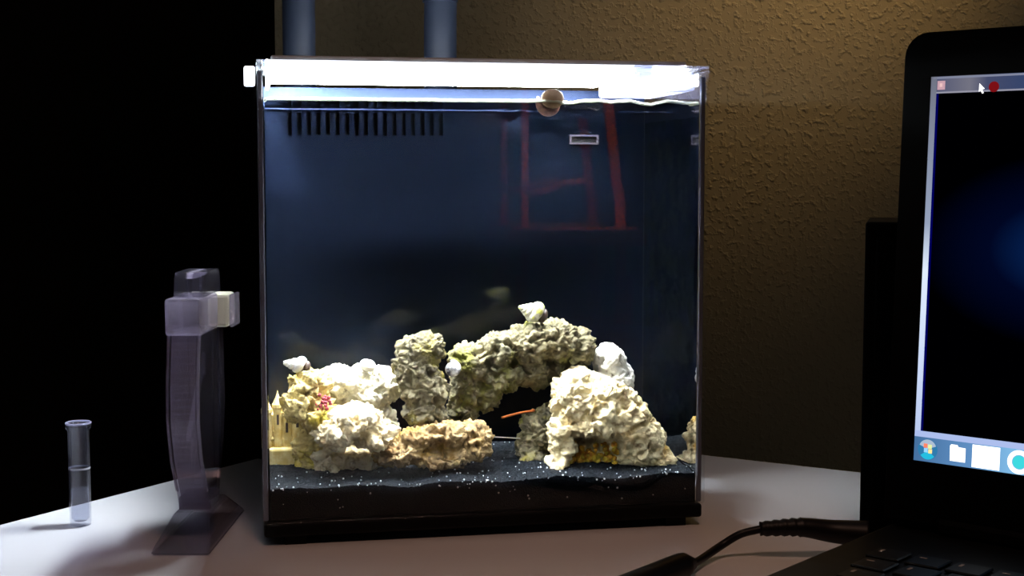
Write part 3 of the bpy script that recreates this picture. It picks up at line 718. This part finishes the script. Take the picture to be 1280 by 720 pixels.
def disc(name, cx_, cz_, r, m, lvl, seg=20, a0=0, a1=360, inner=0):
    bm = bmesh.new(); y = -.00245 - .00006 * lvl
    pts = [(sx0 + cx_ + r * math.cos(R_(a0 + (a1 - a0) * i / seg)), sz0 + cz_ + r * math.sin(R_(a0 + (a1 - a0) * i / seg))) for i in range(seg + (0 if a1 - a0 == 360 else 1))]
    if inner: pts += [(sx0 + cx_ + inner * math.cos(R_(a0 + (a1 - a0) * i / seg)), sz0 + cz_ + inner * math.sin(R_(a0 + (a1 - a0) * i / seg))) for i in range(seg, -1, -1)]
    elif a1 - a0 != 360: pts.append((sx0 + cx_, sz0 + cz_))
    return obj(name, prism(bm, pts, 'y', y - .00005, y), m, scr)
# start button: a glassy ball with a four-colour flag
OX = .0072
disc('start_button', OX, .0062, .0052, emis('orb_blue', (.03, .20, .42), 1), 2)
disc('start_button_shine', OX, .0066, .0046, emis('orb_top', (.42, .52, .66), 1), 3, 14, 20, 160)
disc('start_button_glow', OX, .0056, .0044, emis('orb_low', (.02, .52, .75), 1), 3, 14, 215, 325)
for dx, dz, cl in ((-.0021, .0010, (1.0, .22, .12)), (.0002, .0007, (.75, .85, .35)), (-.0019, -.0013, (.30, .65, 1.0)), (.0004, -.0016, (1.0, .78, .30))):
    strip('flag_pane', OX + dx, OX + dx + .0020, .0060 + dz, .0060 + dz + .0021, emis('flag', cl, 1.1), 4)
# folder, white task button, round browser icon
M['w'] = emis('icon_white', (1, 1, 1), 1.6)
fo = prism(bmesh.new(), [(sx0 + x, sz0 + z) for x, z in ((.0190, .0022), (.0268, .0022), (.0268, .0092), (.0232, .0094), (.0225, .0104), (.0194, .0104), (.0188, .0097))], 'y', -.0027, -.00262)
obj('folder_icon', fo, M['w'], scr)
strip('task_button', .0302, .0440, .0006, .0117, emis('button_white', (1, 1, 1), 1.8), 2)
disc('browser_icon_ring', .0535, .0060, .0058, M['w'], 2, 24, 0, 359.9, .0036)
disc('browser_icon_centre', .0535, .0060, .0032, emis('icon_teal', (.05, .70, .75), 1), 3)
strip('tab_icon', .0034, .0074, SHt - .0066, SHt - .0022, emis('tab_icon_pink', (.60, .36, .42), 1), 2)
strip('tab_icon_core', .0046, .0060, SHt - .0052, SHt - .0034, emis('tab_icon_core', (.85, .55, .55), 1), 3)
disc('red_badge', .0322, SHt - .0062, .0026, emis('badge_red', (.20, .005, .008), 1), 2)
cu = prism(bmesh.new(), [(sx0 + x, sz0 + SHt + z) for x, z in ((.0250, -.0042), (.0278, -.0070), (.0266, -.0073), (.0274, -.0090), (.0266, -.0093), (.0258, -.0078), (.0249, -.0084))], 'y', -.0029, -.00284)
obj('mouse_pointer', cu, M['w'], scr)

# ------------------------------------------------------------------ power cable
M['cable'] = pl('black_cable', (.004, .003, .003), .45, spec=.2)
cab = thing('power_cable', 'black power cable with ribbed plug running to the laptop', 'cable', at_z(905, 690))
co_ = Vector(cab.location)
def cp_(px, py, z): return at_z(px, py, z) - co_
plug = [cp_(1085, 668, .0135), cp_(1040, 664, .0145), cp_(1000, 659, .017), cp_(950, 661, .016)]
sp_ = spline(plug, 14); n = len(sp_); rad = []
for i in range(n):
    t = i / (n - 1); r = .0072 * (1 - t) + .0038 * t
    if t > .62: r *= 1 + .10 * math.sin(i * 2.1)
    rad.append(r)
obj('plug', tube(bmesh.new(), sp_, rad, 14), M['cable'], cab, True)
wire = [cp_(952, 661, .016), cp_(925, 668, .013), cp_(900, 683, .007), cp_(878, 698, .0045), cp_(860, 708, .0065)]
obj('wire', tube(bmesh.new(), spline(wire, 10), .0021, 10), M['cable'], cab, True)
conn = [cp_(866, 704, .0065), cp_(850, 708, .0068), cp_(815, 722, .0068), cp_(770, 740, .0068)]
sp_ = spline(conn, 6); rad = [.0032 + .0034 * min(1, i / 5) for i in range(len(sp_))]
obj('connector', tube(bmesh.new(), sp_, rad, 12), M['cable'], cab, True)

# ------------------------------------------------------------------ wooden chair behind the viewer, mirrored faintly in the front glass
M['wood'] = banded('orange_wood', (.75, .20, .07), (.60, .13, .05), 20, None, .4)
CH = Vector((.86, -1.02, FLOOR)); CR = math.atan2(.40, .917)
ch = thing('wooden_chair', 'tall orange wooden chair in the room, mirrored faintly in the tank front', 'chair', CH, CR)
# local frame: +y looks back towards the tank, x to the side
def hz(z): return z - FLOOR
for lx, tilt in ((-.105, .0), (.085, .035)):
    obj('back_post', tube(bmesh.new(), spline([(lx, 0, 0), (lx, 0, hz(.05)), (lx - tilt * .3, 0, hz(.20)), (lx - tilt, 0, hz(.42))], 6), .008 if tilt == 0 else .011, 8), M['wood'], ch, True)
    obj('front_leg', tube(bmesh.new(), [(lx, .24, 0), (lx, .24, hz(.02))], .011, 8), M['wood'], ch, True)
obj('arm_rest', tube(bmesh.new(), spline([(.01, -.002, hz(.19)), (-.03, .03, hz(.185)), (-.055, .10, hz(.175)), (-.09, .16, hz(.17)), (-.10, .23, hz(.18))], 6), .007, 8), M['wood'], ch, True)
obj('seat', bx(-.13, .12, -.01, .26, hz(.075), hz(.10), bev=.006), M['wood'], ch)
obj('rung', tube(bmesh.new(), [(-.105, .24, hz(-.2)), (.085, .24, hz(-.2))], .008, 8), M['wood'], ch, True)
